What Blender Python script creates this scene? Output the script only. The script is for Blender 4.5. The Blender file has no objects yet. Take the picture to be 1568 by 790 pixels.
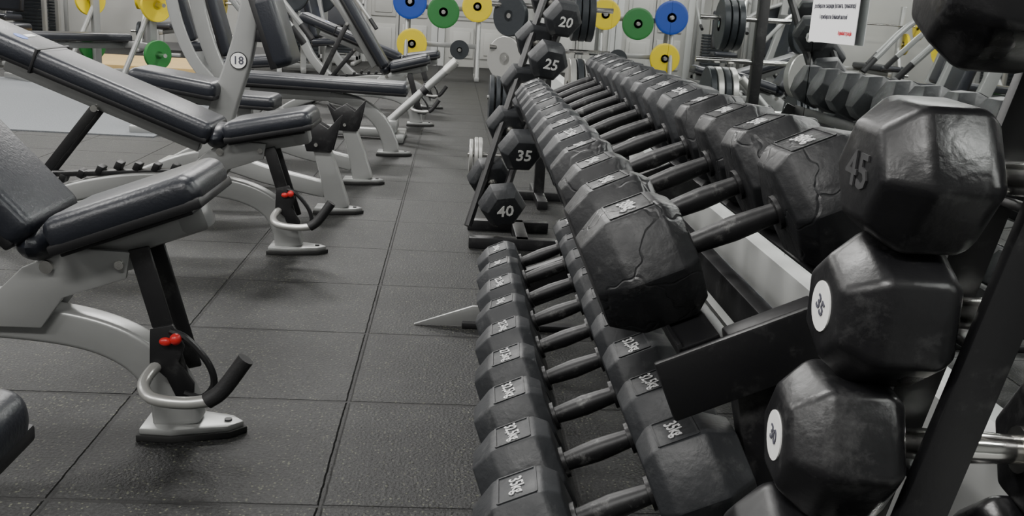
import bpy, bmesh, math, random
from mathutils import Matrix, Vector
random.seed(7)
R = math.radians
scene = bpy.context.scene

# ------------------------------------------------------------ materials
def new_mat(name, col, rough=0.5, metal=0.0, var=0.0, vscale=8.0, bump=0.0, bscale=60.0,
            dust=0.0, dustcol=(0.30,0.30,0.29), dscale=12.0, coat=0.0, roughvar=0.0, spec=0.5, dents=0.0):
    m = bpy.data.materials.new(name); m.use_nodes = True
    nt = m.node_tree; N = nt.nodes; L = nt.links
    b = N["Principled BSDF"]
    b.inputs["Roughness"].default_value = rough
    b.inputs["Metallic"].default_value = metal
    b.inputs["Coat Weight"].default_value = coat
    b.inputs["Specular IOR Level"].default_value = spec
    tc = N.new("ShaderNodeTexCoord")
    oi = N.new("ShaderNodeObjectInfo")
    ad = N.new("ShaderNodeVectorMath"); ad.operation = 'ADD'
    sc_ = N.new("ShaderNodeMath"); sc_.operation = 'MULTIPLY'; sc_.inputs[1].default_value = 37.0
    L.new(oi.outputs["Random"], sc_.inputs[0]); L.new(tc.outputs["Object"], ad.inputs[0]); L.new(sc_.outputs[0], ad.inputs[1])
    vec = ad.outputs[0]
    n1 = N.new("ShaderNodeTexNoise"); n1.inputs["Scale"].default_value = vscale; n1.inputs["Detail"].default_value = 4
    L.new(vec, n1.inputs["Vector"])
    mx = N.new("ShaderNodeMix"); mx.data_type = 'RGBA'
    mx.inputs["A"].default_value = tuple(c*(1-var) for c in col)+(1,)
    mx.inputs["B"].default_value = tuple(min(1, c*(1+var)) for c in col)+(1,)
    L.new(n1.outputs["Fac"], mx.inputs["Factor"])
    out = mx.outputs["Result"]
    if dust > 0:
        n2 = N.new("ShaderNodeTexNoise"); n2.inputs["Scale"].default_value = dscale; n2.inputs["Detail"].default_value = 9
        n2.inputs["Roughness"].default_value = 0.75
        L.new(vec, n2.inputs["Vector"])
        rp = N.new("ShaderNodeMapRange"); rp.inputs["From Min"].default_value = 0.55; rp.inputs["From Max"].default_value = 0.72
        rp.inputs["To Max"].default_value = dust
        L.new(n2.outputs["Fac"], rp.inputs["Value"])
        m2 = N.new("ShaderNodeMix"); m2.data_type = 'RGBA'
        L.new(rp.outputs["Result"], m2.inputs["Factor"]); L.new(out, m2.inputs["A"])
        m2.inputs["B"].default_value = dustcol+(1,)
        out = m2.outputs["Result"]
    L.new(out, b.inputs["Base Color"])
    if roughvar > 0:
        mr = N.new("ShaderNodeMapRange"); mr.inputs["From Min"].default_value = 0.3; mr.inputs["From Max"].default_value = 0.7
        mr.inputs["To Min"].default_value = max(0.02, rough-roughvar); mr.inputs["To Max"].default_value = rough+roughvar
        L.new(n1.outputs["Fac"], mr.inputs["Value"]); L.new(mr.outputs["Result"], b.inputs["Roughness"])
    if bump > 0:
        n3 = N.new("ShaderNodeTexNoise"); n3.inputs["Scale"].default_value = bscale; n3.inputs["Detail"].default_value = 5
        L.new(vec, n3.inputs["Vector"])
        hgt = n3.outputs["Fac"]
        if dents > 0:
            n4 = N.new("ShaderNodeTexVoronoi"); n4.feature = 'DISTANCE_TO_EDGE'; n4.inputs["Scale"].default_value = 9
            n5 = N.new("ShaderNodeTexNoise"); n5.inputs["Scale"].default_value = 16
            L.new(vec, n5.inputs["Vector"])
            va = N.new("ShaderNodeVectorMath"); va.operation = 'MULTIPLY_ADD'; va.inputs[1].default_value = (0.12,)*3
            L.new(n5.outputs["Color"], va.inputs[0]); L.new(vec, va.inputs[2]); L.new(va.outputs[0], n4.inputs["Vector"])
            cr = N.new("ShaderNodeMapRange"); cr.inputs["From Max"].default_value = 0.035; cr.inputs["To Max"].default_value = dents
            L.new(n4.outputs["Distance"], cr.inputs["Value"])
            sm = N.new("ShaderNodeMath"); sm.operation = 'ADD'; L.new(hgt, sm.inputs[0]); L.new(cr.outputs["Result"], sm.inputs[1]); hgt = sm.outputs[0]
        bp = N.new("ShaderNodeBump"); bp.inputs["Strength"].default_value = bump; bp.inputs["Distance"].default_value = 0.002
        L.new(hgt, bp.inputs["Height"]); L.new(bp.outputs["Normal"], b.inputs["Normal"])
    return m

M_rub   = new_mat("rubber_hex_grey", (0.019,0.0205,0.023), 0.50, var=0.35, vscale=14, bump=0.6, bscale=60, dust=0.14, dscale=22, roughvar=0.10, spec=0.42)
M_rubb  = new_mat("rubber_hex_black", (0.011,0.0115,0.013), 0.47, var=0.35, vscale=14, bump=0.7, bscale=50, dust=0.13, dscale=26, roughvar=0.12, spec=0.42, dents=0.5)
M_blk   = new_mat("black_enamel", (0.006,0.006,0.007), 0.36, var=0.3, bump=0.7, bscale=34, dust=0.38, dustcol=(0.12,0.12,0.12), dscale=11, roughvar=0.16)
M_hand  = new_mat("dark_handle", (0.014,0.014,0.015), 0.45, 0.3, var=0.3, dust=0.40, bump=0.3, dscale=30)
M_chr   = new_mat("chrome", (0.80,0.79,0.76), 0.2, 1.0, var=0.1, vscale=30, roughvar=0.08)
M_rack  = new_mat("black_painted_steel", (0.008,0.008,0.009), 0.42, var=0.2, bump=0.15, bscale=90, dust=0.14, dscale=10)
M_grey  = new_mat("silver_grey_painted_steel", (0.33,0.335,0.33), 0.33, 0.4, var=0.06, bump=0.05, bscale=150)
M_pad   = new_mat("black_vinyl", (0.016,0.018,0.024), 0.33, var=0.15, bump=0.35, bscale=160)
M_seam  = new_mat("vinyl_piping", (0.006,0.006,0.007), 0.5)
M_foot  = new_mat("rubber_foot", (0.008,0.008,0.008), 0.7)
M_grip  = new_mat("rubber_grip", (0.012,0.012,0.013), 0.6, bump=0.4, bscale=200)
M_red   = new_mat("red_knob", (0.55,0.02,0.02), 0.35)
M_whitep= new_mat("white_paint", (0.75,0.75,0.73), 0.6, var=0.1, vscale=60)
M_txt   = new_mat("faded_white_lettering", (0.52,0.52,0.52), 0.6, var=0.4, vscale=120)
M_txtd  = new_mat("worn_grey_lettering", (0.035,0.035,0.037), 0.6, var=0.5, vscale=120)
M_yel   = new_mat("yellow_plate", (0.72,0.56,0.01), 0.4)
M_grn   = new_mat("green_plate", (0.02,0.17,0.035), 0.4)
M_blu   = new_mat("blue_plate", (0.01,0.06,0.36), 0.4)
M_iron  = new_mat("cast_iron_plate", (0.03,0.035,0.04), 0.45, 0.3, bump=0.3)
M_silv  = new_mat("silver_plate", (0.50,0.50,0.48), 0.35, 0.6)
M_paper = new_mat("paper", (0.85,0.85,0.86), 0.8)
M_ink   = new_mat("ink_dark", (0.06,0.06,0.08), 0.8)
M_inkr  = new_mat("ink_red", (0.6,0.03,0.05), 0.8)
M_wall  = new_mat("painted_wall", (0.40,0.40,0.385), 0.8, var=0.04, vscale=3, bump=0.05)
M_wallg = new_mat("painted_wall_grey", (0.22,0.22,0.22), 0.8, var=0.04, vscale=3, bump=0.05)
M_plinth= new_mat("white_plinth", (0.55,0.56,0.55), 0.5, var=0.06, vscale=5)
M_ceil  = new_mat("ceiling_tile", (0.38,0.38,0.38), 0.9)
M_door  = new_mat("door_laminate", (0.44,0.44,0.42), 0.5, var=0.04)
M_mirror= new_mat("mirror_glass", (0.78,0.81,0.80), 0.012, 1.0)
M_logo  = new_mat("logo_blue", (0.02,0.10,0.45), 0.4)
M_dark  = new_mat("dark_plastic", (0.012,0.012,0.014), 0.45)

def emis(name, col, s):
    m = bpy.data.materials.new(name); m.use_nodes = True
    b = m.node_tree.nodes["Principled BSDF"]
    b.inputs["Base Color"].default_value = (1,1,1,1)
    b.inputs["Emission Color"].default_value = col+(1,); b.inputs["Emission Strength"].default_value = s
    return m
M_lamp = emis("lamp_diffuser", (1.0,0.98,0.94), 3.0)

def floor_mat():
    m = bpy.data.materials.new("rubber_floor_tiles"); m.use_nodes = True
    nt = m.node_tree; N = nt.nodes; L = nt.links; b = N["Principled BSDF"]
    g = N.new("ShaderNodeNewGeometry"); sp = N.new("ShaderNodeSeparateXYZ"); L.new(g.outputs["Position"], sp.inputs[0])
    def mth(op, a, b_=None, c=None):
        n = N.new("ShaderNodeMath"); n.operation = op
        for i, v in enumerate((a, b_, c)):
            if v is None: continue
            if isinstance(v, (int, float)): n.inputs[i].default_value = v
            else: L.new(v, n.inputs[i])
        return n.outputs[0]
    S = 0.49
    def dist(o, ph):
        u = mth('DIVIDE', mth('SUBTRACT', o, ph), S)
        f = mth('FRACT', u)
        return mth('MINIMUM', f, mth('SUBTRACT', 1.0, f)), mth('FLOOR', u)
    dx, ix = dist(sp.outputs["X"], -0.21); dy, iy = dist(sp.outputs["Y"], 1.64)
    d = mth('MINIMUM', dx, dy)
    nz = N.new("ShaderNodeTexNoise"); nz.inputs["Scale"].default_value = 30; L.new(g.outputs["Position"], nz.inputs["Vector"])
    d2 = mth('SUBTRACT', d, mth('MULTIPLY', mth('SUBTRACT', nz.outputs["Fac"], 0.5), 0.010))
    seam = N.new("ShaderNodeMapRange"); seam.inputs["From Min"].default_value = 0.006; seam.inputs["From Max"].default_value = 0.014
    L.new(d2, seam.inputs["Value"])
    cx = N.new("ShaderNodeCombineXYZ"); L.new(ix, cx.inputs[0]); L.new(iy, cx.inputs[1])
    wn = N.new("ShaderNodeTexWhiteNoise"); wn.noise_dimensions = '3D'; L.new(cx.outputs[0], wn.inputs["Vector"])
    n1 = N.new("ShaderNodeTexNoise"); n1.inputs["Scale"].default_value = 150; n1.inputs["Detail"].default_value = 4; L.new(g.outputs["Position"], n1.inputs["Vector"])
    n2 = N.new("ShaderNodeTexNoise"); n2.inputs["Scale"].default_value = 6; n2.inputs["Detail"].default_value = 7; n2.inputs["Roughness"].default_value = 0.65; L.new(g.outputs["Position"], n2.inputs["Vector"])
    tone = mth('ADD', mth('MULTIPLY', n1.outputs["Fac"], 0.070), mth('ADD', mth('MULTIPLY', n2.outputs["Fac"], 0.030), mth('MULTIPLY', wn.outputs["Value"], 0.004)))
    tone = mth('MAXIMUM', mth('SUBTRACT', tone, 0.0415), 0.0015)
    base = N.new("ShaderNodeCombineColor")
    L.new(tone, base.inputs[0]); L.new(mth('MULTIPLY', tone, 1.02), base.inputs[1]); L.new(mth('MULTIPLY', tone, 1.02), base.inputs[2])
    def speck(scale, thr, rad):
        v = N.new("ShaderNodeTexVoronoi"); v.inputs["Scale"].default_value = scale; L.new(g.outputs["Position"], v.inputs["Vector"])
        sc = N.new("ShaderNodeSeparateColor"); L.new(v.outputs["Color"], sc.inputs[0])
        return mth('MULTIPLY', mth('GREATER_THAN', sc.outputs[0], thr), mth('LESS_THAN', v.outputs["Distance"], rad))
    spk = mth('MAXIMUM', speck(150, 0.80, 0.32), speck(85, 0.93, 0.24))
    m1 = N.new("ShaderNodeMix"); m1.data_type = 'RGBA'; L.new(mth('MULTIPLY', spk, 0.6), m1.inputs["Factor"])
    L.new(base.outputs[0], m1.inputs["A"]); m1.inputs["B"].default_value = (0.125,0.13,0.09,1)
    m2 = N.new("ShaderNodeMix"); m2.data_type = 'RGBA'; L.new(seam.outputs["Result"], m2.inputs["Factor"])
    m2.inputs["A"].default_value = (0.002,0.002,0.002,1); L.new(m1.outputs["Result"], m2.inputs["B"])
    L.new(m2.outputs["Result"], b.inputs["Base Color"])
    b.inputs["Roughness"].default_value = 0.54
    b.inputs["Specular IOR Level"].default_value = 0.30
    h = mth('ADD', mth('MULTIPLY', n1.outputs["Fac"], 0.7), mth('MULTIPLY', seam.outputs["Result"], 1.8))
    bp = N.new("ShaderNodeBump"); bp.inputs["Strength"].default_value = 0.9; bp.inputs["Distance"].default_value = 0.004
    L.new(h, bp.inputs["Height"]); L.new(bp.outputs["Normal"], b.inputs["Normal"])
    return m
M_floor = floor_mat()
M_carpet = new_mat("grey_speckled_mat", (0.14,0.15,0.16), 0.8, var=0.6, vscale=120, bump=0.3, bscale=200)
M_wood = new_mat("wood_platform", (0.55,0.38,0.16), 0.45, var=0.15, vscale=6)

# ------------------------------------------------------------ mesh builder
def catmull(pts, k=6):
    P = [Vector(p) for p in pts]
    if len(P) < 3: return P
    out = []
    E = [P[0]*2-P[1]] + P + [P[-1]*2-P[-2]]
    for i in range(1, len(E)-2):
        p0,p1,p2,p3 = E[i-1],E[i],E[i+1],E[i+2]
        for j in range(k):
            t = j/k
            out.append(0.5*((2*p1)+(p2-p0)*t+(2*p0-5*p1+4*p2-p3)*t*t+(3*p1-p0-3*p2+p3)*t**3))
    out.append(P[-1]); return out

_txt = {}
def text_geo(s, size):
    key = (s, size)
    if key not in _txt:
        c = bpy.data.curves.new("t", 'FONT'); c.body = s; c.size = size
        c.align_x = 'CENTER'; c.align_y = 'CENTER'; c.extrude = size*0.02; c.resolution_u = 2; c.offset = size*0.014
        o = bpy.data.objects.new("t", c); scene.collection.objects.link(o)
        dg = bpy.context.evaluated_depsgraph_get(); dg.update()
        me = bpy.data.meshes.new_from_object(o.evaluated_get(dg))
        bpy.data.objects.remove(o); bpy.data.curves.remove(c)
        _txt[key] = me
    return _txt[key]

class MB:
    def __init__(s): s.bm = bmesh.new(); s.mats = []
    def mi(s, m):
        if m not in s.mats: s.mats.append(m)
        return s.mats.index(m)
    def add(s, tb, mat, M=None, bev=0, seg=2, ang=0.5):
        if bev > 0:
            es = [e for e in tb.edges if len(e.link_faces) == 2 and e.calc_face_angle(0) > ang]
            if es: bmesh.ops.bevel(tb, geom=es, offset=bev, segments=seg, profile=0.5, affect='EDGES', clamp_overlap=True)
        if M is not None: tb.transform(M)
        k = s.mi(mat)
        for f in tb.faces: f.material_index = k; f.smooth = True
        me = bpy.data.meshes.new("x"); tb.to_mesh(me); tb.free()
        s.bm.from_mesh(me); bpy.data.meshes.remove(me)
    def box(s, c, size, mat, rot=None, bev=0.003, seg=2):
        tb = bmesh.new(); bmesh.ops.create_cube(tb, size=1)
        tb.transform(Matrix.Diagonal((size[0], size[1], size[2], 1)))
        M = Matrix.Translation(c)
        if rot is not None: M = M @ rot
        s.add(tb, mat, M, bev, seg)
    def cyl(s, p0, p1, r, mat, r2=None, n=20, bev=0):
        p0, p1 = Vector(p0), Vector(p1); d = p1-p0
        tb = bmesh.new()
        bmesh.ops.create_cone(tb, cap_ends=True, segments=n, radius1=r, radius2=r if r2 is None else r2, depth=d.length)
        q = Vector((0,0,1)).rotation_difference(d.normalized()).to_matrix().to_4x4()
        s.add(tb, mat, Matrix.Translation((p0+p1)/2) @ q, bev, 2, 0.9)
    def sph(s, c, r, mat, sc=(1,1,1)):
        tb = bmesh.new(); bmesh.ops.create_uvsphere(tb, u_segments=18, v_segments=12, radius=r)
        s.add(tb, mat, Matrix.Translation(c) @ Matrix.Diagonal((sc[0],sc[1],sc[2],1)))
    def tube(s, pts, r, mat, n=12, smooth=True):
        P = catmull(pts) if smooth else [Vector(p) for p in pts]
        tb = bmesh.new(); rings = []
        t = (P[1]-P[0]).normalized()
        a = Vector((0,0,1)) if abs(t.z) < 0.9 else Vector((1,0,0))
        nrm = t.cross(a).normalized()
        for i, p in enumerate(P):
            t2 = (P[min(i+1,len(P)-1)]-P[max(i-1,0)]).normalized()
            nrm = (nrm - t2*nrm.dot(t2)).normalized(); bn = t2.cross(nrm)
            rings.append([tb.verts.new(p+(nrm*math.cos(2*math.pi*k/n)+bn*math.sin(2*math.pi*k/n))*r) for k in range(n)])
        for i in range(len(rings)-1):
            for k in range(n):
                tb.faces.new((rings[i][k], rings[i][(k+1)%n], rings[i+1][(k+1)%n], rings[i+1][k]))
        tb.faces.new(rings[0][::-1]); tb.faces.new(rings[-1])
        bmesh.ops.recalc_face_normals(tb, faces=tb.faces)
        s.add(tb, mat)
    def prism(s, poly, y0, y1, mat, bev=0.003, M=None):
        """polygon in XZ, extruded along Y"""
        tb = bmesh.new()
        a = [tb.verts.new((p[0], y0, p[1])) for p in poly]; b = [tb.verts.new((p[0], y1, p[1])) for p in poly]
        tb.faces.new(a); tb.faces.new(b[::-1]); n = len(poly)
        for i in range(n): tb.faces.new((a[i], b[i], b[(i+1)%n], a[(i+1)%n]))
        bmesh.ops.recalc_face_normals(tb, faces=tb.faces)
        s.add(tb, mat, M, bev, 2)
    def ribbon(s, pts, deps, width, mat, bev=0.008, y=0.0):
        """rectangular section swept in XZ; pts (u,v)"""
        P = catmull([(p[0], 0, p[1]) for p in pts], 5)
        n = len(P); tb = bmesh.new(); rings = []
        for i, p in enumerate(P):
            t = (P[min(i+1,n-1)]-P[max(i-1,0)]).normalized()
            nm = Vector((-t.z, 0, t.x))
            q = i/(n-1)*(len(deps)-1); k = min(int(q), len(deps)-2); dd = deps[k]+(deps[k+1]-deps[k])*(q-k)
            rings.append([tb.verts.new(p+nm*dd/2+Vector((0,y-width/2,0))), tb.verts.new(p+nm*dd/2+Vector((0,y+width/2,0))),
                          tb.verts.new(p-nm*dd/2+Vector((0,y+width/2,0))), tb.verts.new(p-nm*dd/2+Vector((0,y-width/2,0)))])
        for i in range(n-1):
            for k in range(4): tb.faces.new((rings[i][k], rings[i][(k+1)%4], rings[i+1][(k+1)%4], rings[i+1][k]))
        tb.faces.new(rings[0][::-1]); tb.faces.new(rings[-1])
        bmesh.ops.recalc_face_normals(tb, faces=tb.faces)
        s.add(tb, mat, None, bev, 3, 0.7)
    def lathe(s, prof, mat, M, n=36):
        """profile (x along axis, r) around X axis"""
        tb = bmesh.new(); rings = []
        for (x, r) in prof:
            rings.append([tb.verts.new((x, r*math.cos(2*math.pi*k/n), r*math.sin(2*math.pi*k/n))) for k in range(n)])
        for i in range(len(rings)-1):
            for k in range(n): tb.faces.new((rings[i][k], rings[i][(k+1)%n], rings[i+1][(k+1)%n], rings[i+1][k]))
        tb.faces.new(rings[0][::-1]); tb.faces.new(rings[-1])
        bmesh.ops.recalc_face_normals(tb, faces=tb.faces)
        s.add(tb, mat, M)
    def text(s, st, size, mat, M):
        tb = bmesh.new(); tb.from_mesh(text_geo(st, size)); s.add(tb, mat, M)
    def mesh(s, name, ang=32):
        me = bpy.data.meshes.new(name); s.bm.to_mesh(me); s.bm.free()
        for m in s.mats: me.materials.append(m)
        me.set_sharp_from_angle(angle=R(ang))
        return me
    def obj(s, name, M=None, ang=32):
        return place(s.mesh(name, ang), name, M)
def place(me, name, M=None):
    o = bpy.data.objects.new(name, me); scene.collection.objects.link(o)
    if M is not None: o.matrix_world = M
    return o
T = Matrix.Translation
def RX(a): return Matrix.Rotation(R(a), 4, 'X')
def RY(a): return Matrix.Rotation(R(a), 4, 'Y')
def RZ(a): return Matrix.Rotation(R(a), 4, 'Z')

# ------------------------------------------------------------ room
def simple_box(name, c, size, mat, rot=None):
    b = MB(); b.box((0,0,0), size, mat, bev=0); return b.obj(name, T(c) @ (rot or Matrix.Identity(4)))
simple_box("floor", (-4.0, 6.25, -0.05), (11.2, 19.0, 0.1), M_floor)
simple_box("ceiling", (-4.0, 6.25, 3.25), (11.2, 19.0, 0.1), M_ceil)
simple_box("wall_back", (-4.0, 15.6, 1.6), (11.2, 0.1, 3.2), M_wall)
simple_box("wall_front", (-4.0, -3.1, 1.6), (11.2, 0.1, 3.2), M_wallg)
simple_box("wall_left", (-9.4, 6.25, 1.6), (0.1, 18.6, 3.2), M_wallg)
MIR = RZ(-math.degrees(math.atan(0.015)))
def wx(Y): return 0.88+0.015*Y
simple_box("wall_right", (wx(6.25)+0.09, 6.25, 1.6), (0.12, 18.7, 3.2), M_wall, MIR)
simple_box("baseboard_right", (wx(6.25)-0.01, 6.25, 0.15), (0.06, 18.6, 0.30), M_plinth, MIR)
simple_box("baseboard_back", (-5.8, 15.53, 0.06), (7.4, 0.03, 0.12), M_wallg)
b = MB()
for i in range(10):
    b.box((0, -9.3+1.86*(i+0.5), 0), (0.012, 1.855, 2.1), M_mirror, bev=0)
b.obj("wall_mirror", T((wx(6.25)+0.015, 6.25, 0.30+1.05)) @ MIR)
simple_box("floor_mat_light_grey", (-5.55, 7.9, 0.004), (7.4, 3.4, 0.008), M_carpet)
simple_box("lifting_platform", (-3.6, 12.3, 0.02), (1.9, 1.8, 0.04), M_wood)

def door(name, x):
    b = MB(); w, h = 1.0, 2.1
    b.box((0,0,h/2), (w,0.05,h), M_door)
    for cx in (-0.24, 0.24):
        for cz, hh in ((0.36,0.46),(1.0,0.6),(1.7,0.55)):
            b.box((cx,-0.032,cz), (0.38,0.03,hh), M_door, bev=0.012)
            b.box((cx,-0.048,cz), (0.27,0.03,hh-0.11), M_door, bev=0.014)
    b.box((0,-0.026,h/2),(0.012,0.01,h),M_dark,bev=0)
    for sx in (-1,1): b.box((sx*(w/2+0.05),-0.02,h/2), (0.10,0.08,h+0.1), M_plinth)
    b.box((0,-0.02,h+0.05), (w+0.2,0.08,0.1), M_plinth)
    b.cyl((0.42,-0.03,1.0),(0.42,-0.08,1.0),0.012,M_chr); b.cyl((0.42,-0.08,1.0),(0.32,-0.08,1.0),0.01,M_chr)
    b.obj(name, T((x,15.5,0)))
door("door_1", 0.35); door("door_2", -0.86)

for ix, x in enumerate((-0.9, -3.6, -6.6)):
    for iy, y in enumerate((-0.8, 2.6, 6.0, 9.6, 13.2)):
        b = MB(); b.box((0,0,0.03),(1.3,0.36,0.06),M_whitep); b.box((0,0,-0.005),(1.22,0.28,0.012),M_lamp,bev=0)
        b.obj("ceiling_light", T((x,y,3.14)))
        ld = bpy.data.lights.new("area", 'AREA'); ld.shape='RECTANGLE'; ld.size=1.3; ld.size_y=0.5
        ld.energy = 96
        ld.color=(1.0,0.985,0.955)
        lo = bpy.data.objects.new("ceiling_lamp_light", ld); scene.collection.objects.link(lo); lo.location=(x,y,3.10)

# ------------------------------------------------------------ dumbbells
def hexhead(b, x0, sgn, S, L, mat, rounded=0.004, taper=0.72, seg=2):
    Rv = S/2/math.cos(math.pi/6)
    prof = [(0, 0.80), (0.16, 1.0), (0.70, 1.0), (1.0, taper)]
    tb = bmesh.new(); rings = []
    for t, k in prof:
        rings.append([tb.verts.new((x0+sgn*t*L, Rv*k*math.cos(math.pi/3*i), Rv*k*math.sin(math.pi/3*i))) for i in range(6)])
    for i in range(3):
        for k in range(6): tb.faces.new((rings[i][k], rings[i][(k+1)%6], rings[i+1][(k+1)%6], rings[i+1][k]))
    tb.faces.new(rings[0]); tb.faces.new(rings[-1])
    bmesh.ops.recalc_face_normals(tb, faces=tb.faces)
    b.add(tb, mat, None, rounded, seg, 0.25)
def dumbbell(name, M, S, L, G, label=None, mat=M_rub, hmat=M_hand, hr=0.016, rounded=0.004, taper=0.72, seg=2, endtext=None, endsticker=None, etm=None, ets=0.42):
    b = MB()
    for sg in (-1, 1): hexhead(b, sg*G/2, sg, S, L, mat, rounded, taper, seg)
    prof = [(-G/2-0.01, hr*0.85), (-G/2+0.008, hr*0.9), (-G/4, hr), (0, hr*1.1), (G/4, hr), (G/2-0.008, hr*0.9), (G/2+0.01, hr*0.85)]
    b.lathe(prof, hmat, Matrix.Identity(4), 18)
    for sg in (-1, 1): b.lathe([(sg*G/2-0.006, hr*1.5), (sg*G/2+0.006, hr*1.5)], hmat, Matrix.Identity(4), 18)
    if label:
        for sg in (-1, 1):
            c = sg*(G/2+L*0.43); w, d = L*0.42, S*0.52; z = S/2
            for (a, e, sx, sy) in ((0, d/2, w, 0.003), (0, -d/2, w, 0.003), (w/2, 0, 0.003, d), (-w/2, 0, 0.003, d)):
                b.box((c+a, e, z), (sx, sy, 0.003), mat, bev=0)
            b.text(label, S*0.175, M_txt, T((c,0,z+0.0012)) @ RZ(-82))
    if endtext:
        for sg in (-1, 1):
            b.text(endtext, S*ets, etm or M_whitep, T((sg*(G/2+L+0.001),0,0)) @ RZ(sg*90) @ RX(90))
    if endsticker:
        xe = -(G/2+L)
        b.cyl((xe+0.001,0,0),(xe-0.0015,0,0), S*0.18, M_whitep, n=28)
        b.text(endsticker, S*0.16, M_ink, T((xe-0.002,0,0)) @ RZ(-90) @ RX(90))
    return b.obj(name, M, 24)

YAW = -0.8; tl = math.tan(R(0.8)); TILT = 24
low_lab = ["35kg","32,5kg","32,5kg","27,5kg","27,5kg","25kg","22,5kg","20kg","20kg"]
for i in range(9):
    y = 1.18+0.174*i; f = i/8
    S = 0.150-0.022*f; L = 0.130-0.016*f
    dumbbell("hex_dumbbell", T((0.226+tl*y, y, 0.266-0.004*f)) @ RZ(YAW+random.uniform(-2,2)) @ RY(-TILT) @ RX(random.uniform(-5,5)), S, L, 0.112, low_lab[i])
upY = [1.27,1.475,1.68,1.88,2.08,2.275,2.465,2.655,2.845,3.03,3.215,3.40,3.58]
up_lab = ["38kg","35kg","25kg","22,5kg","22,5kg","17,5kg","17,5kg","15kg","12,5kg","12,5kg","10kg","10kg","7,5kg"]
for i, y in enumerate(upY):
    f = i/12
    S = [0.163,0.162][i] if i < 2 else 0.160-0.020*f
    L = [0.140,0.136][i] if i < 2 else 0.130-0.012*f
    dumbbell("hex_dumbbell", T((0.371+0.010*f+tl*y, y, 0.638+0.008*f)) @ RZ(YAW+random.uniform(-2,2)) @ RY(-TILT) @ RX(random.uniform(-5,5)), S, L, 0.130+0.032*f, up_lab[i], M_rubb if i < 4 else M_rub)

# rack frame (rack-local: x', y)
b = MB()
ca, sa = math.cos(R(TILT)), math.sin(R(TILT))
def tier(cx, cz, y0, y1, drop, arms):
    for off in (-0.105, 0.105):
        px = cx+off*ca+drop*sa; pz = cz+off*sa-drop*ca
        b.box((px, (y0+y1)/2, pz-0.004), (0.055, y1-y0, 0.006), M_rack, RY(-TILT), bev=0.001)
        q = off+(0.026 if off > 0 else -0.026)
        b.box((cx+q*ca+(drop+0.012)*sa, (y0+y1)/2, cz+q*sa-(drop+0.012)*ca), (0.005, y1-y0, 0.035), M_rack, RY(-TILT), bev=0.001)
    for ya in arms:
        b.box((cx+(drop+0.045)*sa, ya, cz-(drop+0.045)*ca), (0.34, 0.012, 0.085), M_rack, RY(-TILT), bev=0.004)
tier(0.371, 0.638, 1.15, 3.70, 0.084, (1.14, 2.2, 3.69))
tier(0.226, 0.266, 1.06, 2.68, 0.078, (1.07, 2.67))
for ya in (1.16, 2.70):
    b.prism([(0.350,0.52),(0.460,0.57),(0.555,0.0),(0.475,0.0)], ya, ya+0.045, M_rack)
    b.prism([(0.16,0.165),(0.16,0.115),(0.50,0.24),(0.49,0.30)], ya+0.005, ya+0.04, M_rack)
    b.box((0.32,ya+0.02,0.010),(0.60,0.05,0.018),M_rack)
    b.prism([(-0.12,0.003),(0.05,0.065),(0.09,0.065),(0.09,0.003)], ya+0.012, ya+0.022, M_grey, bev=0.001)
b.prism([(0.40,0.54),(0.50,0.57),(0.60,0.0),(0.53,0.0)], 3.64, 3.685, M_rack)
b.box((0.515,2.42,0.30),(0.03,2.42,0.06),M_rack)
b.box((0.425,2.42,0.505),(0.03,2.42,0.05),M_rack)
b.obj("dumbbell_rack", RZ(YAW))

# ------------------------------------------------------------ near dumbbell tree
b = MB()
TY = 0.93
def px_(z): return 0.39+0.22*(z-0.36)+0.125
def po_(z): return px_(z)-0.026
for yy in (TY-0.050, TY+0.050):
    b.prism([(po_(0)-0.028,0.03),(po_(0)+0.028,0.03),(po_(1.2)+0.022,1.2),(po_(1.2)-0.022,1.2)], yy-0.008, yy+0.008, M_rack, bev=0.002)
zs = [0.955,0.775,0.632,0.484,0.34]
for z in zs:
    b.box((po_(z), TY, z-0.030), (0.036,0.10,0.010), M_rack, RY(12))
b.box((po_(0), TY, 0.02),(0.40,0.06,0.04),M_rack); b.box((po_(0)-0.17,TY-0.02,0.02),(0.05,0.26,0.04),M_rack); b.box((po_(0)+0.19,TY,0.02),(0.05,0.34,0.04),M_rack)
b.box((po_(1.18),TY,1.18),(0.05,0.11,0.04),M_rack)
b.obj("dumbbell_tree")
stk = [None,None,"35","30",None]
etx = [None,"45",None,None,None]
sz = [0.140,0.144,0.146,0.150,0.150]; dxs = [0.000,-0.012,0.008,0.012,0.01]
for i, z in enumerate(zs):
    dumbbell("rounded_hex_dumbbell", T((px_(z)+dxs[i]-0.002, TY, z)) @ RZ([-3,2,-2,-4,-4][i]) @ RX([25,3,26,4,20][i]), sz[i], 0.118, 0.148, None,
             M_blk, M_chr, 0.017, 0.0075, 0.64, 3, etx[i], stk[i], M_txtd, 0.34)

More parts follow.
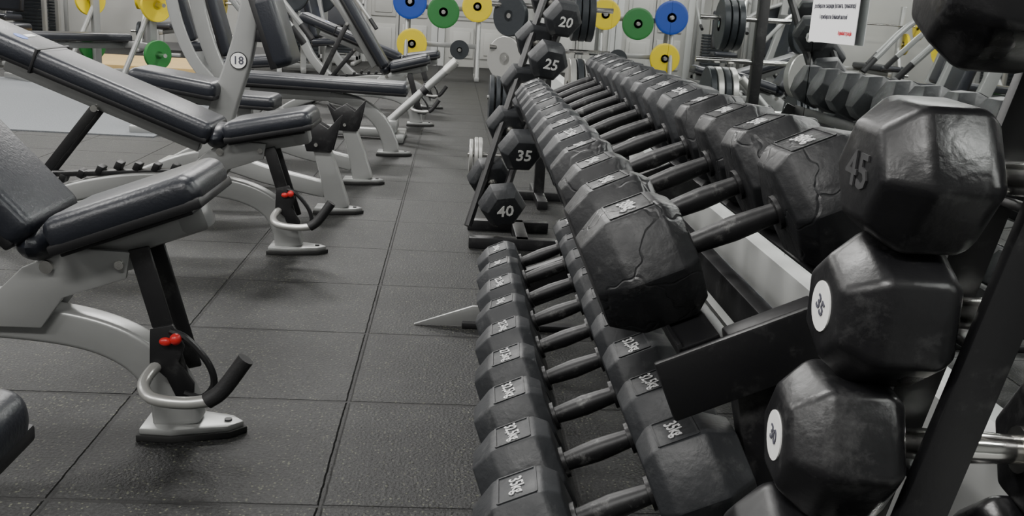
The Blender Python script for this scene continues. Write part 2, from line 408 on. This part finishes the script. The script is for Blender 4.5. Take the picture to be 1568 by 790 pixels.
# ------------------------------------------------------------ far dumbbell tree
d = Vector((-0.22,0.90,0.34)).normalized()
up = Vector((0,0,1)); xax = d; yax = up.cross(xax).normalized(); zax = xax.cross(yax)
RD = Matrix((xax, yax, zax)).transposed().to_4x4()
heads = [((0.216,3.74,0.165),"40",0.160),((0.280,3.80,0.375),"35",0.155),((0.325,3.87,0.55),"30",0.145),((0.378,3.95,0.72),"25",0.145),((0.434,4.03,0.885),"20",0.140)]
b = MB()
def fp(z): return Vector((0.216+0.31*(z-0.175), 3.74+0.41*(z-0.175), z))
for k in (-1, 1):
    o = yax*0.055*k + d*0.13
    p0 = fp(0.02)+o; p1 = fp(1.25)+o
    b.tube([p0, (p0+p1)/2, p1], 0.016, M_rack, 8, False)
for (p,_,_) in heads:
    c = fp(p[2])+d*0.13
    b.cyl(c-yax*0.06-zax*0.02, c+yax*0.06-zax*0.02, 0.011, M_rack)
for q in (3.70, 4.02):
    b.box((0.26,q,0.022),(0.34,0.05,0.044),M_rack)
b.box((0.30,3.86,0.022),(0.05,0.36,0.044),M_rack)
b.obj("dumbbell_tree")
for (p, lab, S) in heads:
    L = S*0.62; G = 0.12
    c = Vector(p)+d*(G/2+L/2)
    dumbbell("hex_dumbbell", T(c) @ RD @ RX(random.uniform(-12,12)), S, L, G, None, M_rub, M_chr, 0.013, 0.004, 0.74, 2, lab)

# ------------------------------------------------------------ weight plates
def _disc(r, th, c):
    tb = bmesh.new(); bmesh.ops.create_cone(tb, cap_ends=True, segments=14, radius1=r, radius2=r, depth=th)
    tb.transform(Matrix.Translation(c) @ Matrix.Rotation(math.pi/2, 4, 'Y')); return tb
def plate(b, M, r, th, mat, holes=True, hub=M_chr):
    b.lathe([(-th/2,r*0.86),(-th/2,r*0.97),(-th/2+0.003,r),(th/2-0.003,r),(th/2,r*0.97),(th/2,r*0.86)], mat, M)
    b.lathe([(-th*0.28,r*0.88),(th*0.28,r*0.88)], mat, M)
    b.lathe([(-th*0.5,r*0.28),(th*0.5,r*0.28)], mat, M)
    b.lathe([(-th*0.54,r*0.13),(th*0.54,r*0.13)], hub, M, 20)
    if holes:
        for k in range(5):
            a = 2*math.pi*k/5+0.3
            b.add(_disc(r*0.16, th*0.62, (0, r*0.58*math.cos(a), r*0.58*math.sin(a))), M_dark, M)

b = MB(); PX, PY = 0.45, 4.75
b.box((PX,PY,0.6),(0.05,0.05,1.2),M_rack); b.box((PX,PY,0.02),(0.5,0.05,0.04),M_rack); b.box((PX,PY,0.02),(0.05,0.5,0.04),M_rack)
for z in (0.20,0.48,0.72,0.92): b.cyl((PX-0.36 if z < 0.3 else PX-0.28,PY,z+0.01),(PX+0.3,PY,z+0.01),0.012,M_chr)
plate(b, T((PX-0.32,PY,0.20)), 0.095, 0.018, M_silv, False); plate(b, T((PX-0.345,PY,0.20)), 0.085, 0.016, M_silv, False); plate(b, T((PX-0.30,PY,0.20)), 0.095, 0.018, M_silv, False)
for k in range(3): plate(b, T((PX-0.26+0.03*k,PY,0.48)), 0.12, 0.022, M_iron, False)
plate(b, T((PX-0.20,PY-0.03,0.68)) @ RZ(50), 0.105, 0.03, M_silv, False)
plate(b, T((PX-0.19,PY-0.03,0.88)) @ RZ(50), 0.095, 0.03, M_iron, False)
for k in range(4): plate(b, T((PX+0.12+0.035*k,PY,0.55)), 0.15, 0.03, M_iron if k%2 else M_silv, False)
for k in range(3): plate(b, T((PX+0.12+0.035*k,PY,0.9)), 0.12, 0.03, M_iron, False)
b.obj("weight_plate_tree")

def plate_stand(M, plates):
    b = MB()
    for x in (-0.45, 0.45):
        b.tube([(x,-0.35,0.03),(x,-0.02,1.3)],0.03,M_grey,10,False); b.tube([(x,0.35,0.03),(x,0.02,1.3)],0.03,M_grey,10,False)
        b.box((x,0,0.03),(0.06,0.8,0.05),M_grey)
    b.box((0,0,1.28),(0.95,0.06,0.06),M_grey); b.box((0,0,0.42),(0.95,0.06,0.06),M_grey); b.box((0,0,0.88),(0.95,0.06,0.06),M_grey)
    for (x,z,r,m) in plates:
        b.cyl((x,0,z),(x,-0.32,z),0.022,M_chr)
        plate(b, T((x,-0.24,z)) @ RZ(90), r, 0.05, m)
    return b.obj("weight_plate_stand", M)
plate_stand(T((-0.15,12.8,0)), [(-0.42,0.93,0.21,M_blu),(0.0,0.83,0.20,M_grn),(0.42,0.92,0.19,M_yel),(-0.38,0.42,0.19,M_yel),(0.22,0.38,0.12,M_iron)])

# ------------------------------------------------------------ adjustable bench (local: u=+X front, origin at front foot)
def pad(b, c, size, rot, bev=0.026):
    b.box(c, size, M_pad, rot, bev=bev, seg=5)
    b.box(Vector(c)+ (rot.to_3x3() @ Vector((0,0,-size[2]*0.34))), (size[0]*0.985, size[1]*0.985, size[2]*0.30), M_seam, rot, bev=0.006)

def base_foot(b, u0=0.0):
    poly = [(-0.085,-0.055),(-0.02,-0.06),(0.09,-0.03),(0.118,0),(0.09,0.03),(-0.02,0.06),(-0.085,0.055)]
    M = T((u0,0,0)) @ RX(-90)
    b.prism([(p[0]*1.06,p[1]*1.12) for p in poly], -0.014, 0.0, M_foot, 0.002, M)
    b.prism(poly, -0.026, -0.013, M_grey, 0.003, M)
    b.cyl((u0+0.085,0,0.024),(u0+0.085,0,0.030),0.008,M_dark)
def bench(name, M, back=21, seat=14, strut=True):
    b = MB()
    arch = [(-0.015,0.02),(-0.028,0.085),(-0.068,0.153),(-0.14,0.202),(-0.25,0.230),(-0.42,0.240),(-0.60,0.228),(-0.80,0.18),(-0.98,0.10),(-1.06,0.03)]
    b.ribbon(arch, [0.10,0.09,0.078,0.075,0.075,0.07,0.07,0.06,0.06], 0.062, M_grey, 0.010)
    base_foot(b)
    b.box((-1.06,0,0.035),(0.07,0.52,0.045),M_grey,bev=0.01)
    for k in (-1,1): b.box((-1.06,0.26*k,0.028),(0.085,0.05,0.055),M_foot,bev=0.008)
    for y in (-0.045,0.045):
        b.prism([(-0.42,0.235),(-0.27,0.235),(-0.225,0.30),(-0.10,0.345),(-0.09,0.40),(-0.20,0.405),(-0.30,0.36),(-0.36,0.30)], y-0.006, y+0.006, M_grey, 0.003)
        b.cyl((-0.25,y*1.0,0.365),(-0.25,y*1.35,0.365),0.013,M_chr); b.cyl((-0.11,y,0.375),(-0.11,y*1.35,0.375),0.009,M_chr)
    b.box((-0.34,0,0.27),(0.11,0.085,0.06),M_grey,RY(-10),bev=0.008)
    # seat
    cs, sn = math.cos(R(seat)), math.sin(R(seat)); S0 = Vector((-0.225,0,0.437))
    ds = Vector((cs,0,sn)); ns = Vector((-sn,0,cs))
    pad(b, S0+ds*0.152, (0.312,0.265,0.072), RY(-seat), 0.032)
    b.box(S0+ds*0.14-ns*0.066, (0.26,0.06,0.05), M_grey, RY(-seat), bev=0.008)
    b.box(S0+ds*0.14-ns*0.041, (0.27,0.20,0.008), M_dark, RY(-seat))
    b.box(S0+ds*0.245-ns*0.058, (0.06,0.068,0.066), M_grey, RY(-seat), bev=0.014)
    # backrest
    cb, sb = math.cos(R(back)), math.sin(R(back)); B0 = Vector((-0.255,0,0.425))
    db = Vector((-cb,0,sb)); nb = Vector((sb,0,cb))
    Rb = RY(back)
    Ln = 0.80
    pad(b, B0+db*(Ln/2+0.01), (Ln,0.27,0.075), Rb, 0.03)
    # wrapped headrest section with seam band and badge
    b.box(B0+db*0.775, (0.36,0.276,0.084), M_pad, Rb, bev=0.035, seg=5)
    b.box(B0+db*0.625, (0.010,0.279,0.086), M_seam, Rb, bev=0.002)
    b.cyl(B0+db*0.72+nb*0.0415+Vector((0,-0.04,0)), B0+db*0.72+nb*0.0432+Vector((0,-0.04,0)), 0.024, M_logo)
    b.box(B0+db*0.72+nb*0.0427+Vector((0,0.03,0)), (0.018,0.07,0.0015), M_whitep, Rb, bev=0)
    b.box(B0+db*0.40-nb*0.070, (0.70,0.055,0.05), M_grey, Rb, bev=0.008)
    b.box(B0+db*0.40-nb*0.042, (0.72,0.19,0.008), M_dark, Rb)
    b.sph(B0-nb*0.01, 0.046, M_pad, (1,2.6,1))
    p = B0+db*0.42-nb*0.09; q = Vector((-0.93,0,0.17)) if back < 40 else Vector((-0.80,0,0.22))
    mid = (p+q)/2; dv = (q-p); an = math.degrees(math.atan2(-dv.z, dv.x))
    for y in (-0.04,0.04):
        b.box(mid+Vector((0,y,0)), (dv.length,0.008,0.032), M_rack, RY(an), bev=0.002)
    b.cyl(p+Vector((0,-0.05,0)),p+Vector((0,0.05,0)),0.012,M_chr); b.cyl(q+Vector((0,-0.05,0)),q+Vector((0,0.05,0)),0.012,M_chr)
    for k in range(8):
        u = -0.42-0.065*k
        b.box((u,0,0.290-0.018*max(0,k-3)),(0.022,0.05,0.03),M_rack,RY(25),bev=0.003)
    b.box((-0.65,0,0.262),(0.52,0.045,0.018),M_rack,RY(-4),bev=0.003)
    # seat ladder strut + ratchet
    p = S0+ds*0.13-ns*0.08; q = Vector((0.0,0,0.125)); dv = q-p; an = math.degrees(math.atan2(-dv.z, dv.x))
    b.box((p+q)/2+Vector((0,-0.045,0)), (dv.length,0.010,0.042), M_rack, RY(an), bev=0.003)
    b.box((p+q)/2+Vector((0,0.045,0)), (dv.length,0.010,0.042), M_rack, RY(an), bev=0.003)
    b.prism([(-0.055,0.245),(-0.01,0.255),(0.012,0.21),(0.0,0.175),(0.03,0.13),(0.028,0.095),(-0.005,0.095),(-0.025,0.14),(-0.058,0.17)], -0.058, -0.048, M_rack, 0.002)
    b.tube([(-0.015,-0.056,0.242),(0.02,-0.058,0.225),(0.060,-0.058,0.175),(0.070,-0.058,0.13),(0.045,-0.056,0.10),(0.01,-0.056,0.11)],0.0075,M_rack,8)
    b.sph((-0.002,-0.066,0.228),0.012,M_red); b.sph((-0.022,-0.066,0.222),0.010,M_red,(1.3,0.8,0.9))
    # front U handle with grip
    b.tube([(-0.035,-0.03,0.165),(-0.050,-0.065,0.160),(-0.056,-0.105,0.142),(-0.030,-0.135,0.128),(0.03,-0.138,0.122),(0.085,-0.135,0.128)],0.0125,M_silv,12)
    b.tube([(0.075,-0.135,0.126),(0.105,-0.132,0.150),(0.150,-0.128,0.215)],0.0165,M_grip,14)
    return b.obj(name, M)
bench("adjustable_bench", T((-0.535,0.92,0)), 55, 0)
bench("adjustable_bench", T((-0.53,1.95,0)), 47, 21)
bench("adjustable_bench", T((-0.555,3.51,0)), 21, 12)
bench("adjustable_bench", T((-0.25,7.55,0)) @ RZ(2), 58, 15)
bench("adjustable_bench", T((-0.20,8.9,0)), 20, 10)

def upright_bench(M, upper=True):
    b = MB(); base_foot(b, -0.02)
    b.ribbon([(-0.005,0.02),(-0.045,0.17),(-0.10,0.34)], [0.10,0.08,0.065], 0.07, M_grey, 0.008)
    for y in (-0.04,0.04):
        b.prism([(-0.19,0.40),(-0.15,0.37),(-0.10,0.40),(-0.05,0.37),(0.0,0.425),(-0.02,0.33),(-0.035,0.27),(-0.14,0.27),(-0.16,0.33)], y-0.006, y+0.006, M_rack, 0.002)
        b.cyl((-0.10,y,0.30),(-0.10,y*1.3,0.30),0.008,M_chr)
    b.ribbon([(-0.06,0.10),(-0.30,0.15),(-0.55,0.21),(-0.80,0.14),(-1.0,0.04)], [0.07,0.075,0.08,0.07,0.06], 0.06, M_grey, 0.008)
    b.box((-1.02,0,0.035),(0.07,0.5,0.045),M_grey,bev=0.01)
    if upper:
        b.ribbon([(-0.56,0.20),(-0.50,0.42),(-0.42,0.66),(-0.38,0.86),(-0.37,1.0)], [0.10,0.11,0.10,0.08,0.06], 0.065, M_grey, 0.01)
        pad(b, (-0.275,0,0.765), (0.30,0.27,0.10), RY(72), 0.034)
        b.box((-0.34,0,0.74),(0.08,0.05,0.05),M_dark)
        b.cyl((-0.425,-0.03,0.635),(-0.425,-0.037,0.635),0.036,M_dark,n=28)
        b.cyl((-0.425,-0.035,0.635),(-0.425,-0.040,0.635),0.032,M_whitep,n=28)
        b.text("18", 0.046, M_ink, T((-0.425,-0.0405,0.635)) @ RX(90))
        pad(b, (-0.68,0,0.53), (0.36,0.26,0.075), RY(8), 0.03)
        b.box((-0.66,0,0.475),(0.26,0.06,0.04),M_grey,RY(8)); b.ribbon([(-0.58,0.26),(-0.64,0.38),(-0.68,0.47)],[0.08,0.07,0.06],0.06,M_grey)
    else:
        pad(b, (-0.66,0,0.40), (0.45,0.27,0.07), RY(2), 0.03)
        b.box((-0.6,0,0.30),(0.07,0.06,0.18),M_grey)
    return b.obj("upright_bench", M)
upright_bench(T((-0.47,4.23,0)), True)
upright_bench(T((-0.43,4.97,0)), False)

def flat_bench(M):
    b = MB(); base_foot(b)
    b.ribbon([(0,0.02),(-0.02,0.10),(-0.08,0.21),(-0.20,0.30),(-0.38,0.34)], [0.10,0.09,0.085,0.08,0.07], 0.065, M_grey, 0.01)
    b.ribbon([(-0.30,0.345),(-0.6,0.345),(-0.85,0.34)], [0.07,0.07,0.07], 0.06, M_grey, 0.008)
    b.ribbon([(-0.75,0.33),(-0.86,0.18),(-0.92,0.03)], [0.07,0.07,0.07], 0.06, M_grey, 0.008)
    b.box((-0.93,0,0.03),(0.07,0.5,0.045),M_grey,bev=0.01)
    pad(b, (-0.43,0,0.415), (1.05,0.29,0.075), RY(1.0), 0.03)
    b.box((-0.43,0,0.378),(0.95,0.20,0.01),M_dark)
    return b.obj("flat_bench", M)
flat_bench(T((-0.355,5.98,0)))

# T-bar row machine: twin leaning tubes with chrome ends
b = MB()
for y in (-0.09,0.09):
    b.tube([(-0.42,y,0.12),(-0.03,y,0.50)],0.024,M_grey,14,False)
    b.tube([(-0.05,y,0.48),(0.02,y,0.55)],0.028,M_silv,14,False)
    b.tube([(-0.20,y,0.335),(-0.17,y,0.363)],0.031,M_dark,14,False)
b.box((-0.40,0,0.10),(0.08,0.28,0.08),M_grey,bev=0.01)
b.box((-0.36,0,0.025),(0.10,0.50,0.045),M_grey,bev=0.01); b.box((-0.62,0,0.04),(0.5,0.07,0.06),M_grey,bev=0.01)
b.box((-0.85,0,0.03),(0.07,0.45,0.045),M_grey,bev=0.01)
b.obj("t_bar_row_machine", T((0.0,6.72,0)))

def press_machine(M, mats=(M_yel,)):
    b = MB()
    for y in (-0.35,0.35):
        b.ribbon([(0.35,0.03),(0.2,0.10),(-0.05,0.35),(-0.2,0.75),(-0.25,1.25),(-0.2,1.6)], [0.08,0.09,0.09,0.09,0.08,0.07], 0.06, M_grey, 0.01, y)
        b.box((-0.1,y,0.03),(1.1,0.07,0.05),M_grey,bev=0.01)
        b.tube([(-0.22,y,1.15),(0.10,y*1.2,1.0),(0.36,y*1.1,0.72)],0.022,M_grey,10)
        b.cyl((0.36,y*1.1,0.72),(0.44,y*1.05,0.62),0.022,M_grip)
        s = 1 if y > 0 else -1
        if mats: b.cyl((-0.23,y,0.95),(-0.23,y+s*0.28,0.95),0.024,M_chr)
        for k, m in enumerate(mats): plate(b, T((-0.23,y+s*(0.08+0.06*k),0.95)) @ RZ(90), 0.2, 0.04, m)
    b.box((-0.1,0,0.03),(0.07,0.8,0.05),M_grey,bev=0.01); b.box((-0.22,0,1.0),(0.07,0.7,0.07),M_grey,bev=0.01)
    b.ribbon([(0.0,0.05),(0.02,0.25),(0.05,0.42)],[0.08,0.08,0.07],0.06,M_grey)
    pad(b, (0.08,0,0.47), (0.38,0.32,0.075), RY(-6), 0.03)
    pad(b, (-0.16,0,0.80), (0.62,0.28,0.075), RY(75), 0.03)
    return b.obj("plate_loaded_press_machine", M)
press_machine(T((-1.42,6.75,0)) @ RZ(4), ())
press_machine(T((-1.35,10.6,0)) @ RZ(-12), (M_iron,))
press_machine(T((-2.1,8.5,0)) @ RZ(10), ())

def bench_press_station(M, mats):
    b = MB()
    for x in (-0.52,0.52):
        b.box((x,0.35,0.65),(0.07,0.07,1.3),M_grey,bev=0.008); b.box((x,0.25,0.03),(0.07,0.75,0.05),M_grey,bev=0.008)
        b.tube([(x,0.02,0.05),(x,0.34,0.7)],0.026,M_grey,10,False)
        b.prism([(x-0.035,1.0),(x+0.035,1.0),(x+0.035,0.95),(x-0.035,0.95)],0.2,0.33,M_dark)
        for zz in (0.28,0.75):
            s = 1 if x > 0 else -1
            b.cyl((x,0.35,zz),(x+s*0.22,0.35,zz),0.02,M_chr)
            plate(b, T((x+s*0.09,0.35,zz)), 0.16 if zz > 0.5 else 0.14, 0.04, mats[0] if zz > 0.5 else mats[1])
    b.box((0,0.35,0.35),(1.0,0.06,0.06),M_grey,bev=0.008); b.box((0,-0.2,0.33),(0.06,1.1,0.06),M_grey,bev=0.008); b.box((0,-0.7,0.17),(0.06,0.06,0.32),M_grey,bev=0.008)
    b.box((0,-0.7,0.03),(0.5,0.07,0.05),M_grey,bev=0.01)
    pad(b, (0,-0.2,0.41), (0.29,1.15,0.08), Matrix.Identity(4), 0.03)
    b.cyl((-1.1,0.26,1.02),(1.1,0.26,1.02),0.014,M_chr)
    for s in (-1,1):
        b.cyl((s*0.68,0.26,1.02),(s*1.1,0.26,1.02),0.025,M_chr); plate(b, T((s*0.76,0.26,1.02)), 0.20, 0.045, mats[0])
    return b.obj("bench_press_station", M)
bench_press_station(T((-3.55,9.95,0)) @ RZ(-42), (M_yel,M_grn))
bench_press_station(T((-5.4,11.3,0)) @ RZ(75), (M_iron,M_yel))
bench_press_station(T((-4.0,14.6,0)), (M_yel,M_iron))
bench_press_station(T((-6.9,9.4,0)) @ RZ(80), (M_iron,M_iron))

def stack_machine(M, h=2.0):
    b = MB()
    for x in (-0.28,0.28):
        for y in (-0.15,0.15): b.box((x,y,h/2),(0.05,0.05,h),M_grey,bev=0.006)
        b.box((x,-0.25,0.03),(0.06,1.1,0.05),M_grey,bev=0.008)
    for y in (-0.15,0.15): b.box((0,y,h-0.03),(0.6,0.05,0.06),M_grey); b.box((0,y,0.08),(0.6,0.05,0.06),M_grey)
    for k in range(14): b.box((0,0,0.16+0.042*k),(0.40,0.14,0.036),M_iron,bev=0.004)
    for x in (-0.1,0.1): b.cyl((x,0,0.1),(x,0,h-0.05),0.01,M_chr)
    b.cyl((0,0,0.7),(0,0,h-0.05),0.004,M_chr)
    b.ribbon([(-0.0,0.05),(0.0,0.25),(0.0,0.42)],[0.07,0.07,0.07],0.06,M_grey,0.008,-0.6)
    b.box((0,-0.4,0.06),(0.06,0.8,0.06),M_grey,bev=0.008)
    pad(b, (0,-0.6,0.46), (0.34,0.36,0.075), Matrix.Identity(4), 0.03)
    pad(b, (0,-0.36,0.80), (0.30,0.075,0.55), RX(-8), 0.03)
    for s in (-1,1):
        b.tube([(s*0.3,-0.1,1.3),(s*0.42,-0.4,1.15),(s*0.40,-0.72,0.85)],0.02,M_grey,10); b.cyl((s*0.40,-0.72,0.85),(s*0.40,-0.84,0.80),0.022,M_grip)
    return b.obj("weight_stack_machine", M)
for (x,y,a) in ((-1.9,12.6,10),(-2.4,14.9,0),(-5.9,14.7,0),(-7.5,13.5,20),(-8.7,11.3,80),(-8.3,7.2,90),(-1.7,14.9,0),(-5.4,13.1,-10),(-6.7,12.6,0)):
    stack_machine(T((x,y,0)) @ RZ(a))

# ------------------------------------------------------------ notice on mirror
b = MB()
b.box((0,0,0),(0.31,0.0015,0.22),M_paper,bev=0)
lines = [("Після тренування необхідно",0.056,0.016,M_ink),("розбирати снаряди (штанга, тренажер)",-0.022,0.0145,M_ink),("і прибирати блінки/гантелі",-0.048,0.0145,M_ink),("Адміністрація",-0.085,0.013,M_inkr)]
for k,(s_,z,sz_,m) in enumerate(lines):
    b.text(s_, sz_, m, T((0.0 if k<3 else 0.09, -0.0012, z)) @ RX(90))
Yp = 2.38
b.obj("paper_notice", T((wx(Yp)-0.002, Yp, 0.985)) @ MIR @ RZ(-90))

# ------------------------------------------------------------ world + camera
w = bpy.data.worlds.new("World"); scene.world = w; w.use_nodes = True
w.node_tree.nodes["Background"].inputs[0].default_value = (0.8,0.85,0.9,1); w.node_tree.nodes["Background"].inputs[1].default_value = 0.3

psi, th, rho = math.atan(0.0713), R(14.3), R(3.5)
F = Vector((math.sin(psi)*math.cos(th), math.cos(psi)*math.cos(th), -math.sin(th)))
Rt = Vector((math.cos(psi), -math.sin(psi), 0)); U = Rt.cross(F)
R2 = Rt*math.cos(rho)+U*math.sin(rho); U2 = U*math.cos(rho)-Rt*math.sin(rho)
cam = bpy.data.cameras.new("camera"); cam.sensor_width = 36; cam.lens = 34.16; cam.clip_start = 0.02
co = bpy.data.objects.new("camera", cam); scene.collection.objects.link(co)
Mx = Matrix((R2, U2, -F)).transposed().to_4x4(); Mx.translation = Vector((0,0,0.908))
co.matrix_world = Mx
scene.camera = co
